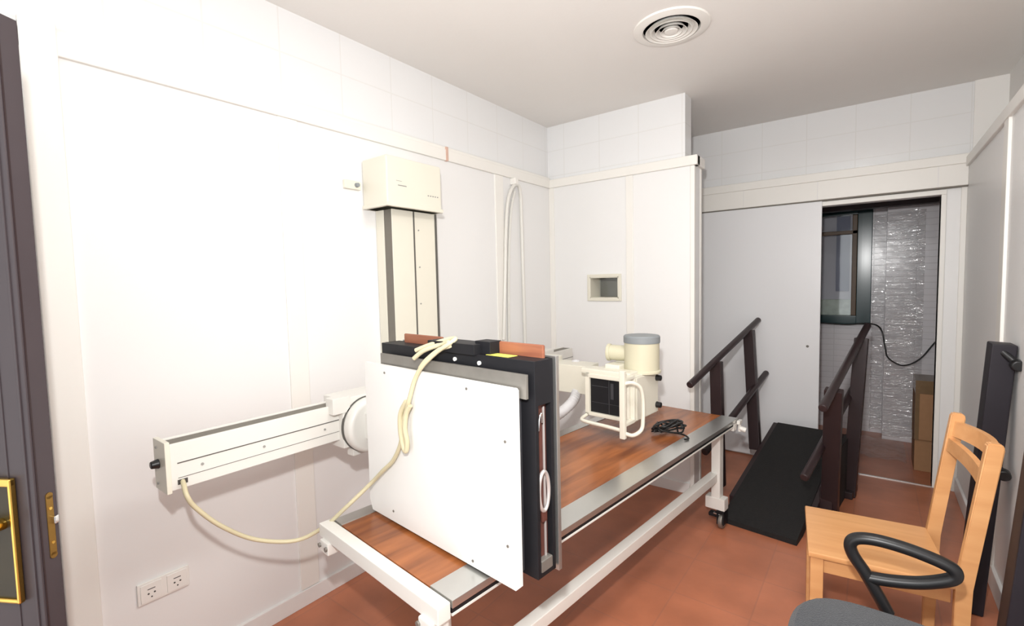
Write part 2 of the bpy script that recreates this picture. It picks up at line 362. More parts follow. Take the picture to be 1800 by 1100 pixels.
b = NB(); bx(b, xw0+.1, xw1-.155, 5.655, 5.659, zw0+.085, zw1-.06); struct('pane', b, 'glass', None, wg)
b = NB(); bx(b, -1.0, .12, 5.80, 5.83, .9, 2.3); tag(obj('board', b, 'greyboard'), 'grey board propped behind the green framed window', 'board')
b = NB(); bx(b, -.30, -.19, 5.755, 5.775, 1.35, 2.2); tag(obj('board', b, 'blueboard'), 'narrow blue-grey strip of board behind the window glass', 'board')
b = NB(); bx(b, -.60, -.17, 5.70, 5.75, 1.075, 1.27, .006); tag(obj('bundle', b, mat('pale_green_paper', (.62, .68, .62), .8, noise=(.35, 25))), 'pale greenish bundle lying on the sill of the green window', 'bundle')
# boxes
def carton(nm, x0, x1, y0, y1, z0, z1, label, tape_on):
    t = thing(nm, label, 'box', ((x0+x1)/2, (y0+y1)/2, z0), 0, 'cardboard boxes in the small room')
    hx, hy, h = (x1-x0)/2, (y1-y0)/2, z1-z0
    b = NB(); bx(b, -hx, hx, -hy, hy, 0, h, .004); obj('carton', b, 'card', t)
    if tape_on:
        b = NB(); bx(b, -hx-.001, hx+.001, -hy-.0015, hy+.0015, h-.10, h+.001, .001); obj('tape', b, 'tape', t)
        b = NB(); bx(b, .0, .05, -hy-.003, -hy-.001, h-.035, h-.02); bx(b, -.01, .03, -hy-.003, -hy-.001, h-.07, h-.06); objs('paper_label', b, 'whitelabel', t)
        b = NB(); bx(b, -hx-.001, -hx+.025, -hy-.0015, -hy+.01, .0, h-.10, .001); obj('corner_tape', b, 'tape', t)
    else:
        b = NB(); bx(b, -.015, .015, -hy-.0015, hy+.0015, -.0, h+.001, .0005); obj('tape', b, 'tape', t)
carton('cardboard_box', .275, .56, 4.70, 4.98, 0, .245, 'lower plain cardboard box standing on the small room floor', False)
carton('cardboard_box', .272, .56, 4.68, 4.98, .246, .70, 'tall cardboard box with brown tape stacked on the lower box', True)
# plastic film on the back room wall and floor
b = NB(); nx, nz = 40, 60
def grid(bm, fn, nx, ny):
    V = [[bm.verts.new(fn(i/nx, j/ny)) for j in range(ny+1)] for i in range(nx+1)]
    for i in range(nx):
        for j in range(ny): bm.faces.new((V[i][j], V[i+1][j], V[i+1][j+1], V[i][j+1]))
grid(b, lambda s, t: (-.01+.36*s, (5.63 if s < .27 else 5.44)-.012+.006*math.sin(9*s+23*t)*math.sin(40*t+4*s), .04+2.02*t), nx, nz)
tag(obj('plastic_sheet', b, 'film'), 'clear wrinkled plastic film hanging over the grey back tiles', 'plastic sheet')
b = NB(); random.seed(3)
grid(b, lambda s, t: (-.16+.40*s, 4.80+.62*t, .008+.010*(1+math.sin(17*s+9*t)*math.sin(23*t-5*s))+.004*random.random()), 22, 26)
tag(obj('plastic_sheet', b, 'film'), 'crumpled clear plastic film lying on the small room floor', 'plastic sheet')
b = NB(); tube(b, [(-.40, 5.57, 1.045), (-.20, 5.57, 1.035), (-.03, 5.57, 1.05), (.06, 5.42, 1.02), (.095, 5.40, .86), (.12, 5.40, .76), (.22, 5.40, .70), (.33, 5.40, .76), (.42, 5.40, .90), (.52, 5.40, 1.06)], .006)
tag(obj('cable', b, 'blackcable'), 'thin black cable looping below the green window', 'cable')
# ------------------------------------------------------------------ ceiling vent
t = thing('ceiling_vent', 'round white louvred air diffuser in the ceiling', 'air vent', (-.828, 2.455, ZC))
b = NB(); lathe(b, [(.183, 0), (.181, -.008), (.15, -.016), (.138, -.014), (.134, .0)]); obj('rim', b, 'trim', t)
b = NB(); lathe(b, [(.0, -.001), (.136, -.001)]); obj('duct_opening', b, 'hole', t, label='dark duct opening')
for k, rr in enumerate((.122, .097, .073, .049)):
    b = NB(); lathe(b, [(rr-.017, -.003), (rr, -.020-.002*k), (rr+.003, -.020-.002*k), (rr-.014, -.003), (rr-.017, -.003)]); obj('louvre_ring', b, 'trim', t)
b = NB(); lathe(b, [(0, -.026), (.030, -.024), (.033, -.018), (.0, -.010)]); obj('centre_disc', b, 'trim', t)
# ------------------------------------------------------------------ left wall fittings
t = thing('wall_socket', 'double white power socket low on the left wall', 'socket', (XL, .572, .392))
b = NB(); bx(b, 0, .010, -.083, .083, -.041, .041, .004); obj('cover_plate', b, 'socket', t)
for s in (-.041, .041):
    b = NB(); bx(b, .009, .013, s-.033, s+.033, -.033, .033, .003); p = obj('socket_insert', b, 'socket', t)
    b = NB()
    for q in (-.0095, .0095): cyl(b, (.0135, s+q, -.004), (.0125, s+q, -.004), .0033, seg=10)
    bx(b, .0128, .0134, s-.012, s+.012, .011, .014); cyl(b, (.0135, s, -.018), (.0125, s, -.018), .0028, seg=10)
    obj('pin_holes', b, 'hole', p)
t = thing('wall_switch', 'small cream box with a grey knob beside the column head', 'switch', (XL, 1.465, 2.014))
b = NB(); bx(b, 0, .022, -.048, .045, -.022, .022, .004); obj('box', b, 'cream', t)
b = NB(); cyl(b, (.022, .018, 0), (.038, .018, 0), .012, .010, 16); obj('knob', b, 'greycap', t)
t = thing('power_cord', 'white looped cord hanging on the left wall near the corner', 'cord', (XL, 2.83, 1.0))
b = NB(); tube(b, [(.02, -.17, .10), (.02, -.14, .5), (.022, -.115, .9), (.024, -.085, 1.10), (.03, -.03, 1.20), (.035, .025, 1.215), (.03, .055, 1.16), (.024, .07, 1.05), (.022, .08, .6), (.02, .09, .1), (.02, .09, -.3)], .013, seg=12); obj('cord', b, 'whitemetal', t)
b = NB(); tube(b, [(.016, -.105, .0), (.016, -.09, .6), (.016, -.05, 1.0), (.02, .0, 1.17)], .010); obj('inner_strand', b, 'whitemetal', t)
b = NB(); bx(b, 0, .05, -.03, .01, 1.215, 1.262, .006); obj('hook', b, 'trim', t)
b = NB(); bx(b, XL-.018, XL+.020, 2.135, 2.155, 2.26, 2.345, .002); tag(obj('clip', b, mat('pinkish_plastic', (.62, .42, .34), .5)), 'thin pinkish clip over the left wall moulding', 'clip')
# ------------------------------------------------------------------ open door at the left edge
e = Vector((-1.389, .165)); tdir = Vector((-.867, -.498)).normalized()
ang = math.atan2(-tdir.y, -tdir.x)      # local +x points from hinge to latch edge
t = thing('door_leaf', 'dark brown door standing open at the left edge, brass lever plate', 'door', (e.x, e.y, 0), ang)
b = NB(); bx(b, -.76, 0, 0, .042, .012, 2.06, .003); obj('panel', b, 'doorbrown', t)
b = NB()
bx(b, -.0005, .0015, .004, .007, .03, 2.05); obj('edge_bead', b, 'brownpaint', t)
b = NB(); bx(b, -.017, -.012, -.003, .002, .03, 2.05, .001); bx(b, -.062, -.058, -.002, .001, .03, 2.05, .001); obj('moulding', b, 'doorbrown', t)
b = NB(); bx(b, -.0005, .0022, .0185, .0325, .937, 1.068, .0012); cyl(b, (-.0005, .0255, .937), (.0022, .0255, .937), .007, seg=20); cyl(b, (-.0005, .0255, 1.068), (.0022, .0255, 1.068), .007, seg=20); fp = obj('latch_plate', b, 'oldbrass', t)
b = NB(); bx(b, .0, .010, .026, .036, 1.005, 1.022, .002); obj('latch_bolt', b, 'chrome', fp)
b = NB()
for z in (.965, 1.040): cyl(b, (.002, .0255, z), (.0032, .0255, z), .0032, seg=12)
objs('screw', b, 'brass', fp)
b = NB()
poly = []
bx(b, -.130, -.042, -.008, 0, .853, 1.113, .004, 3)
hp = obj('handle_plate', b, mat('tarnished_brass_plate', (.028, .020, .007), .35, spec=.3, noise=(.3, 10)), t, label='dark tarnished brass plate')
b = NB()
for (x0, x1, z0, z1) in ((-.049, -.041, .848, 1.118), (-.132, -.124, .848, 1.118), (-.132, -.041, .848, .858), (-.132, -.041, 1.100, 1.118)): bx(b, x0, x1, -.014, -.001, z0, z1, .004, 3)
obj('plate_rim', b, 'brass', hp)
b = NB(); cyl(b, (-.074, -.007, 1.020), (-.074, -.035, 1.020), .013, .011, 20, .002); tube(b, [(-.066, -.035, 1.022), (-.08, -.040, 1.020), (-.13, -.045, 1.008), (-.20, -.045, 1.000)], lambda s: .013-.004*s, 14); obj('lever', b, 'brass', hp)
# ------------------------------------------------------------------ examination table
t = thing('examination_table', 'wheeled examination table with teak laminate top and metal edge bands', 'table', (-.884, .871, 0), -math.atan2(.109, .994))
TL, TW, TZ = 2.237, .68, .65
b = NB(); bx(b, -TW+.06, -.098, .0, TL, TZ-.018, TZ, .001); o = obj('tabletop', b, 'teak', t)
b = NB(); bx(b, -.10, 0, 0, TL, TZ-.02, TZ+.003, .002); obj('edge_band', b, 'alu', t)
b = NB(); bx(b, -TW, -TW+.062, 0, TL, TZ-.02, TZ+.003, .002); obj('edge_band', b, 'alu', t)
b = NB(); bx(b, -.012, -.004, .0, TL, TZ-.034, TZ-.020); bx(b, -TW+.004, -TW+.012, 0, TL, TZ-.034, TZ-.02); obj('gap_strip', b, 'dark', t)  # black strips painted in for the shaded gap under the edge bands
b = NB(); bx(b, -.030, -.002, .0, TL-.02, TZ-.042, TZ-.034, .001); obj('side_rail', b, 'whitemetal', t)
b = NB(); bx(b, -TW+.002, -TW+.030, .0, TL-.02, TZ-.042, TZ-.034, .001); obj('side_rail', b, 'whitemetal', t)
b = NB(); bx(b, -TW-.012, .0, -.050, -.006, TZ-.045, TZ+.004, .004); obj('end_rail', b, 'whitemetal', t)
b = NB(); bx(b, -TW, -.0, TL-.07, TL-.02, TZ-.065, TZ-.022, .004); obj('end_rail', b, 'whitemetal', t)
for sx in (-TW, 0):
    sg = -1 if sx == 0 else 1
    b = NB(); x = sx+sg*.045
    bx(b, min(x-.03, x+.03), x+.03, -.062, .0, TZ-.085, TZ-.040, .006); br = obj('bracket', b, 'whitemetal', t)
    b = NB()
    for q in (-.025, .022): cyl(b, (x+q, -.062, TZ-.060-.0), (x+q, -.068, TZ-.060), .008, seg=12)
    objs('bolt', b, 'galv', br)
for sx in (-.075,):
    for yy in (.045, TL-.13):
        b = NB()
        if yy < 1: cyl(b, (sx+.0, yy-.03, .185), (sx, yy-.03, TZ-.05), .030, seg=24, bev=.006)
        else: bx(b, sx-.026, sx+.026, yy-.028, yy+.028, .185, TZ-.03, .004)
        obj('leg', b, 'whitemetal', t)
for yy in (.02, TL-.13):
    b = NB(); bx(b, -TW+.02 if yy < 1 else -.135, -.02, yy-.033, yy+.033, .115, .188, .005); ft = obj('foot_beam', b, 'whitemetal', t)
    for sx in ((-.045, -TW+.045) if yy < 1 else (-.045,)):
        b = NB(); cyl(b, (sx-.012, yy, .046), (sx+.012, yy, .046), .046, seg=28, bev=.006); cs = obj('castor', b, 'galv', t)
        b = NB(); bx(b, sx-.022, sx-.014, yy-.035, yy+.035, .03, .118, .004); bx(b, sx+.014, sx+.022, yy-.035, yy+.035, .03, .118, .004); bx(b, sx-.022, sx+.022, yy-.035, yy+.035, .098, .118, .004)
        bx(b, sx-.075, sx-.012, yy-.022, yy+.022, .062, .085, .006)
        obj('castor_fork', b, 'dark', cs)
        b = NB(); bx(b, sx-.045, sx-.008, yy-.024, yy+.0, .082, .09, .003); obj('brake_pedal', b, 'chrome', cs)
for sx in (-.088,):
    b = NB(); bx(b, sx-.024, sx+.024, .04, TL-.14, .285, .335, .004); obj('stretcher', b, 'whitemetal', t)
b = NB(); bx(b, -TW-.05, -TW+.22, .16, .20, .44, .47, .004); obj('cross_rail', b, 'whitemetal', t)
b = NB(); bx(b, .002, .022, TL-.035, TL+.012, TZ-.030, TZ-.006, .004); cyl(b, (.012, TL-.01, TZ-.03), (.012, TL-.01, TZ-.075), .009, seg=12); cyl(b, (.012, TL-.01, TZ-.055), (.045, TL-.00, TZ-.065), .014, .016, 14, .003); obj('clamp', b, 'whitemetal', t)
# cable tangle on table
random.seed(11)
b = NB()
for k in range(3):
    pts = []
    for i in range(13):
        a = i*1.25+k*2
        pts.append((-.90+.075*math.cos(a)*(.6+.5*random.random())+.01*k, 2.585+.085*math.sin(a*1.1)*(.5+.6*random.random()), .659+.007+.055*random.random()*(1 if i not in (0, 12) else 0)))
    tube(b, pts, .0048, 8, 7)
tube(b, [(-.86, 2.58, .66), (-.80, 2.56, .665), (-.765, 2.53, .66), (-.775, 2.50, .66)], .005, 8)
tag(obj('cable', b, 'blackcable'), 'tangled black cable lying on the examination table', 'cable')
# ------------------------------------------------------------------ x-ray stand
AX, AZ = -1.75, .945      # arm face and centre height
t = thing('xray_stand', 'cream wall-mounted x-ray stand with long arm, tube head and image receptor', 'x-ray machine', (XL, 1.765, 0))
ox, oy = XL, 1.765
def L(x0, x1, y0, y1, z0, z1, b, bev=.003): bx(b, x0-ox, x1-ox, y0-oy, y1-oy, z0, z1, bev)
cx0, cx1, cy0, cy1 = XL+.003, -1.985, 1.607, 1.920
b = NB(); L(cx0, -2.052, cy0, cy1, .0, 1.92, b); L(-2.056, cx1-.004, cy0+.013, cy1-.012, 0, 1.92, b, .0); L(-1.991, cx1, cy0+.001, cy1, 0, 1.92, b, .002)
col = obj('column', b, 'cream', t)
b = NB(); L(-2.051, -1.9915, cy0+.003, cy0+.014, .05, 1.90, b, 0); obj('side_strip', b, 'slot', col)
b = NB(); L(cx1, cx1+.0035, cy1-.013, cy1+.001, .05, 1.90, b, 0); L(cx1, cx1+.0035, cy0+.142, cy0+.150, .05, 1.90, b, 0); objs('front_groove', b, 'groove', col)
b = NB()
for z in (1.05, 1.40, 1.60, 1.80): cyl(b, (cx1-ox, 1.785-oy, z), (cx1+.004-ox, 1.785-oy, z), .004, seg=10)
objs('screw', b, 'mark', col)
b = NB(); L(cx0, -1.918, 1.530, 1.905, 1.898, 2.150, b, .012)
cap = obj('column_head', b, 'cream', t)
b = NB(); L(cx0+.001, -1.913, 1.525, 1.912, 1.898, 1.918, b, .004); obj('head_lip', b, 'cream', cap)
b = NB(); L(-1.9185, -1.9170, 1.60, 1.655, 2.005, 2.010, b, 0); L(-1.9185, -1.9170, 1.59, 1.625, 2.028, 2.030, b, 0)
for q in range(5): L(-1.9185, -1.9170, 1.80+.017*q, 1.809+.017*q, 1.977, 1.983, b, 0)
objs('printed_mark', b, 'mark', cap)
# arm
ay0, ay1, az0, az1 = .510, 3.03, .870, 1.018
b = NB(); L(AX-.085, AX-.075, ay0, ay1, az0, az1+.004, b); L(AX-.084, AX-.011, ay0+.0005, ay1-.0005, az0+.0005, az0+.03, b); L(AX-.074, AX-.010, ay0+.001, ay1-.001, az0+.02, az1-.014, b, .0); L(AX-.012, AX, ay0, ay1, az0-.001, az1, b)
arm = obj('arm', b, 'whitemetal', t)
b = NB(); L(AX-.074, AX-.012, ay0+.004, ay1-.004, az1-.012, az1-.002, b, 0); obj('top_strip', b, 'slot', arm)
b = NB(); L(AX, AX+.0012, ay0+.02, ay1, .952, .9555, b, 0); L(AX, AX+.0012, ay0+.02, ay1, .905, .9065, b, 0); objs('front_groove', b, 'groove', arm)
b = NB()
for y in (.60, .80, 1.04): cyl(b, (AX-ox, y-oy, .930), (AX+.003-ox, y-oy, .930), .0045, seg=10)
objs('screw', b, 'mark', arm)
b = NB(); L(AX-.100, AX+.004, .497, .512, .862, 1.028, b, .003); ep = obj('end_plate', b, 'cream', arm)
b = NB()
for z in (1.002, .885): cyl(b, (AX-.07-ox, .4975-oy, z), (AX-.07-ox, .494-oy, z), .004, seg=10)
objs('plate_screw', b, 'mark', arm)
b = NB(); cyl(b, (AX-.055-ox, .497-oy, .952), (AX-.055-ox, .474-oy, .952), .016, .011, 18, .003); obj('knob', b, 'plastic', arm, label='small black knob')
b = NB(); bx(b, AX-ox, AX+.0015-ox, .528-oy, .556-oy, .884, .900, .0005); obj('cable_port', b, 'hole', arm)
b = NB(); L(-1.99, AX-.08, 1.66, 1.87, .80, 1.08, b, .006); obj('carriage', b, 'cream', t)
# receptor carrier on the arm
b = NB(); L(AX-.11, AX+.03, 1.105, 1.35, .835, 1.045, b, .006); L(AX-.02, AX+.025, 1.15, 1.25, .79, .84, b, .003); L(AX-.02, AX+.034, 1.060, 1.14, .985, 1.052, b, .004); cr = obj('receptor_carriage', b, 'whitemetal', t)
b = NB(); cyl(b, (AX+.025-ox, 1.215-oy, .918), (AX+.085-ox, 1.215-oy, .918), .116, .116, 48, .02); obj('pivot_disc', b, 'whitemetal', cr)
b = NB(); cyl(b, (AX+.0255-ox, 1.215-oy, .918), (AX+.034-ox, 1.215-oy, .918), .1175, seg=48); obj('pivot_joint', b, 'groove', cr)
b = NB(); L(AX+.08, -1.36, 1.17, 1.29, .87, .98, b, .006); obj('receptor_bracket', b, 'whitemetal', cr)
# receptor
ra = math.atan2(-.1, .995)
b = NB(); bx(b, -.71, .030, .042, .056, .690, 1.292, .002); bx(b, -.71, -.695, .05, .120, .690, 1.292, .002); bx(b, -.71, .030, .05, .120, 1.278, 1.292, .002); bx(b, -.71, .030, .05, .120, .690, .704, .002)
bx(b, -.71, .030, .108, .120, .690, 1.292, .001); bx(b, .000, .0302, .05, .120, 1.17, 1.29, .001)
rc = obj('image_receptor', b, 'dark', t, (-.745-ox, .99-oy, 0), ra)
R = lambda name, b, m, label=None: obj(name, b, m, rc, label=label)
b = NB()
W2, zb, zt, ch = .763, .662, 1.222, .016
prism(b, [(-W2+.0, zt-.004), (-W2+.004, zt), (-.006, zt), (0, zt-.006), (0, zb+ch), (-ch, zb), (-W2+ch, zb), (-W2, zb+ch+.02)], 1, 0, .012)
R('back_panel', b, 'whiteplate')
b = NB()
for s, z in ((-.629, 1.195), (-.195, 1.197), (-.043, 1.072), (-.042, .779), (-.188, .68), (-.605, .70)): cyl(b, (s, .0, z), (s, -.0022, z), .0042, seg=12)
objs('panel_screw', b, 'galv', rc)
b = NB(); bx(b, -.685, .018, .020, .030, 1.192, 1.258, .001); bx(b, -.685, -.62, .022, .045, .95, 1.25, .001); bx(b, -.06, -.01, .022, .045, 1.195, 1.25, .001); R('metal_plate', b, 'galv')
b = NB(); bx(b, -.66, -.02, .012, .043, .70, 1.2, .001); R('spacer', b, 'charcoal')
b = NB(); bx(b, -.70, .035, .128, .142, .680, 1.296, .001); R('front_plate', b, 'alu')
b = NB(); bx(b, -.165, .012, .100, .112, 1.285, 1.328, .004); R('wooden_slat', b, 'redwood')
b = NB(); bx(b, -.65, -.43, .100, .112, 1.285, 1.324, .004); R('wooden_slat', b, 'redwood')
b = NB(); bx(b, -.415, -.192, .030, .105, 1.290, 1.322, .002); bx(b, -.22, -.155, .06, .11, 1.29, 1.330, .002); R('clamp_housing', b, 'dark')
b = NB()
for s, z in ((-.290, 1.270), (-.180, 1.268)): cyl(b, (s, .042, z), (s, .036, z), .0065, seg=16, bev=.001)
objs('stud', b, 'whiteplate', rc)
b = NB(); bx(b, -.165, -.075, .052, .092, 1.2922, 1.2930); R('warning_sticker', b, 'yellow')
b = NB(); bx(b, .006, .012, .056, .108, .705, 1.17, .001); R('inner_board', b, 'darkwood')
b = NB(); bx(b, .012, .018, .090, .097, .73, 1.16, .002); bx(b, .010, .016, .066, .070, .73, 1.10, .001); objs('guide_rod', b, 'ring', rc)
b = NB(); tube(b, [(.022, .082+.021*math.sin(a), .925+.055*math.cos(a)) for a in [2*PI*k/16 for k in range(16)]], .0055, 10, 3, closed=True); R('pull_ring', b, 'ring')
b = NB(); bx(b, .016, .024, .072, .094, .838, .870, .003); R('ring_tab', b, 'darkwood')
b = NB(); bx(b, .004, .030, .058, .108, .700, .735, .004); R('corner_block', b, 'galv')
b = NB(); tube(b, [(.024, .060, 1.10), (.026, .064, 1.135), (.026, .072, 1.145), (.024, .076, 1.12)], .003, 8); R('wire_hook', b, 'chrome')
# supply cable: arm port -> sag -> over the receptor, with a knot
def rl(s, c, z):   # receptor-local -> stand-local
    ca, sa = math.cos(ra), math.sin(ra)
    return (-.745-ox+s*ca-c*sa, .99-oy+s*sa+c*ca, z)
al = lambda x, y, z: (x-ox, y-oy, z)
b = NB()
tube(b, [al(-1.752, .542, .893), al(-1.73, .538, .885), al(-1.70, .535, .858), al(-1.70, .558, .810), al(-1.70, .628, .720), al(-1.70, .732, .628), al(-1.65, .847, .588), al(-1.58, .919, .630), al(-1.50, .963, .709), rl(-.70, -.030, .785), rl(-.63, -.020, .848), rl(-.575, -.014, .895), rl(-.525, -.014, .965), rl(-.508, -.016, 1.03), rl(-.490, -.014, 1.075), rl(-.460, -.022, 1.115), rl(-.448, -.02, 1.145), rl(-.430, -.012, 1.20), rl(-.395, -.006, 1.245), rl(-.345, .012, 1.29), rl(-.300, .026, 1.318), rl(-.292, .045, 1.332), rl(-.33, .05, 1.328), rl(-.40, .03, 1.308), rl(-.455, .012, 1.287)], .0072, 12, 8)
cbp = obj('supply_cable', b, 'cable', t)
b = NB(); tube(b, [rl(-.475, -.018, 1.12), rl(-.505, -.022, 1.075), rl(-.510, -.022, 1.02), rl(-.498, -.022, .968), rl(-.482, -.022, .952), rl(-.474, -.022, .985), rl(-.478, -.026, 1.03), rl(-.470, -.024, 1.08), rl(-.452, -.02, 1.11)], .0085, 12, 8); obj('knot', b, 'cable', cbp)
b = NB()
tube(b, [rl(-.305, .03, 1.322), rl(-.35, .035, 1.312), rl(-.41, .012, 1.29), rl(-.45, -.0, 1.262)], .0075, 10); tube(b, [rl(-.295, .035, 1.312), rl(-.34, .02, 1.298), rl(-.385, .0, 1.262), rl(-.41, -.006, 1.235)], .0072, 10)
objs('tied_end', b, 'cable', cbp)
# tube support and head
b = NB(); L(AX, -1.33, 2.46, 2.62, .835, 1.005, b, .006); L(AX, -1.60, 2.44, 2.64, .80, 1.03, b, .006); obj('tube_bracket', b, 'cream', t)
b = NB(); L(AX-.09, AX+.01, 2.50, 2.76, .85, 1.045, b, .005); obj('tube_carriage', b, 'whitemetal', t)
hd = (-1.085, 2.42)   # head centre
ha = -.09
HL = lambda name, b, m, par, label=None: obj(name, b, m, par, label=label)
b = NB()
hx = .125
bx(b, -hx-.055, hx, -.105, .165, .765, 1.008, .010)
bx(b, -hx-.075, hx-.02, -.115, -.02, .992, 1.024, .008)
head = obj('tube_head', b, 'cream', t, (hd[0]-ox, hd[1]-oy, 0), ha)
b = NB()
bx(b, -.165, -.137, -.125, -.10, .765, .998, .004); bx(b, .078, .104, -.125, -.10, .775, .995, .004); bx(b, -.165, .104, -.125, -.10, .975, .998, .004); bx(b, -.165, .104, -.125, -.10, .765, .785, .004)
HL('window_frame', b, 'cream', head)
b = NB(); bx(b, -.139, .08, -.109, -.104, .783, .977); HL('collimator_window', b, 'dark', head, 'black beam window')
b = NB(); bx(b, -.023, -.019, -.111, -.108, .788, .973); bx(b, -.012, .006, -.1105, -.108, .87, .955); bx(b, -.13, -.03, -.1105, -.109, .93, .933); bx(b, -.13, .06, -.1105, -.109, .84, .842); HL('window_divider', b, 'charcoal', head)
b = NB(); bx(b, .098, .128, -.215, -.190, .705, 1.052, .005); HL('guard_post', b, 'cream', head)
b = NB()
tube(b, [(.118, -.20, .985), (.150, -.180, .992), (.175, -.14, .965), (.180, -.12, .90), (.180, -.12, .80), (.175, -.13, .745), (.150, -.17, .722), (.118, -.20, .735)], .010, 12)
HL('guard_handle', b, 'cream', head)
b = NB(); tube(b, [(.110, -.20, .745), (.0, -.195, .748), (-.12, -.19, .75), (-.155, -.17, .755), (-.155, -.10, .77), (-.14, -.02, .80)], .010, 12); HL('guard_rail', b, 'cream', head)
b = NB(); bx(b, .10, .126, -.20, -.10, .995, 1.015, .004); bx(b, .10, .125, -.20, -.10, .765, .785, .004); objs('guard_arm', b, 'cream', head)
b = NB(); bx(b, .124, .1262, -.045, -.030, .85, .915, .001); bx(b, .124, .1262, .02, .028, .86, .915, .001); bx(b, .124, .1268, .045, .058, .79, .805, .001); objs('side_slot', b, 'hole', head)
b = NB(); bx(b, .125, .132, -.09, .155, .775, .998, .003); HL('side_cover', b, 'cream', head)
for z in (.965, .815):
    b = NB(); cyl(b, (.128, .135, z), (.158, .135, z), .018, .015, 18, .002); HL('control_knob', b, 'plastic', head)
b = NB(); lathe(b, [(.102, 1.002), (.102, 1.012), (.0935, 1.018), (.0935, 1.172), (.0, 1.172)], (.075, .075, 0)); th = HL('tube_housing', b, 'ivory', head)
b = NB(); lathe(b, [(.096, 1.163), (.097, 1.166), (.097, 1.196), (.092, 1.203), (0, 1.203)], (.075, .075, 0)); HL('housing_cap', b, 'greycap', head)
b = NB(); cyl(b, (.0, .065, 1.098), (-.105, .045, 1.098), .043, .043, 28, .004); cyl(b, (-.10, .046, 1.098), (-.118, .042, 1.098), .049, .049, 28, .004); HL('cable_socket', b, 'ivory', head)
b = NB(); bx(b, -.09, -.0, -.04, .06, 1.005, 1.045, .008); bx(b, -.08, .0, .06, .1, 1.0, 1.06, .006); HL('socket_base', b, 'cream', head)
b = NB(); tube(b, [al(-1.48, 2.60, 1.0), al(-1.42, 2.50, .86), al(-1.40, 2.42, .80), al(-1.44, 2.30, .735), al(-1.50, 2.20, .712), al(-1.60, 2.10, .72), al(-1.72, 2.10, .80), al(-1.76, 2.14, .90)], .030, 14, 14, rib=.05)
obj('cable_hose', b, 'hose', t)
# ------------------------------------------------------------------ ramp with handrails
psi, th_ = .12, .272
O = Vector((-.721, 3.042, 0))
t = thing('walking_ramp', 'black-topped walking ramp with dark brown handrails by the sliding door', 'ramp', tuple(O), -psi)
cp, sp_ = math.cos(psi), math.sin(psi)
def rw(x, y, z):     # world -> ramp local
    dx, dy = x-O.x, y-O.y
    return (dx*cp-dy*sp_, dx*sp_+dy*cp, z)
RW, RL, RH = .412, 1.175, .357
b = NB(); prism(b, [(0, .001), (0, .030), (RL, RH), (RL, RH-.03), (.14, .001)], 0, 0, RW); obj('ramp_board', b, 'rubber', t)
for x0, x1 in ((-.030, .0), (RW, RW+.030)):
    b = NB(); prism(b, [(.22, .001), (.22, .085), (RL, RH-.005), (RL, RH-.13), (RL-.1, .001)], 0, x0, x1); obj('side_panel', b, 'brownpaint', t)
b = NB(); bx(b, 0, RW, RL-.03, RL, .0, RH-.02, .002); obj('end_panel', b, 'brownpaint', t)
rails = dict(LU=((-.904, 3.01, .84), (-.733, 4.247, 1.163)), RU=((-.198, 2.926, .811), (-.026, 4.163, 1.149)),
             LL=((-.815, 3.02, .425), (-.670, 4.235, .740)), RLo=((-.279, 2.951, .412), (-.085, 4.14, .735)))
for k, (p, q) in rails.items():
    b = NB(); cyl(b, rw(*p), rw(*q), .022, seg=20, bev=.007); obj('handrail', b, 'brownpaint', t)
def onr(k, s): p, q = Vector(rails[k][0]), Vector(rails[k][1]); return p+(q-p)*s
posts = [(onr('LU', .33), (-.82, 3.40, .08)), (onr('LU', .83), (-.69, 3.93, .20)), (onr('RU', .20), (-.190, 3.45, .0)), (onr('RU', .83), (-.105, 3.90, .0))]
for i, (p, q) in enumerate(posts):
    b = NB(); obar(b, rw(*q), rw(*(p-Vector((0, 0, .01)))), .078 if i != 2 else .088, .05, .006, up=(0, 1, 0)); obj('post', b, 'brownpaint', t)
b = NB(); bx(b, *(lambda a: (a[0]-.03, a[0]+.03, a[1]-.10, a[1]+.10))(rw(-.10, 3.93, 0)), .0, .05, .008); obj('foot', b, 'brownpaint', t)
b = NB(); bx(b, *(lambda a: (a[0]-.035, a[0]+.035, a[1]-.12, a[1]+.10))(rw(-.19, 3.50, 0)), .0, .22, .008); obj('foot', b, 'brownpaint', t)
b = NB(); bx(b, RW+.055, RW+.085, .48, 1.02, .0, .40, .004); obj('side_board', b, 'rubber', t)
# ------------------------------------------------------------------ boards leaning on the right wall
def lean_board(p0, p1, wx, wy, label, pegs):
    p0, p1 = Vector(p0), Vector(p1)
    t = thing('wooden_board', label, 'board', tuple(p0), 0, 'dark boards leaning on the right wall')
    b = NB(); d = p1-p0; obar(b, (0, 0, .004), tuple(d), wx, wy, .006, up=(0, 1, 0)); obj('plank', b, mat('dark_violet_paint', (.018, .015, .020), .5, spec=.25, noise=(.15, 8)), t)
    for s in pegs:
        c = d*s; c.z += 0; b = NB(); y0 = -wy/2
        tube(b, [(c.x+.0, y0+.01, c.z+.045), (c.x+.03, y0-.012, c.z+.012), (c.x+.038, y0-.03, c.z)], .014, 12); cyl(b, (c.x+.038, y0-.012, c.z), (c.x+.038, y0-.050, c.z-.003), .024, .022, 20, .006); obj('peg', b, 'plastic', t)
lean_board((.372, 2.86, 0), (.442, 2.86, 1.20), .078, .115, 'dark board with two black pegs leaning behind the beech chair', (.935, .55))
lean_board((.330, 2.02, .0), (.418, 2.02, 1.20), .050, .10, 'dark board at the right edge leaning nearest the camera', (.84,))
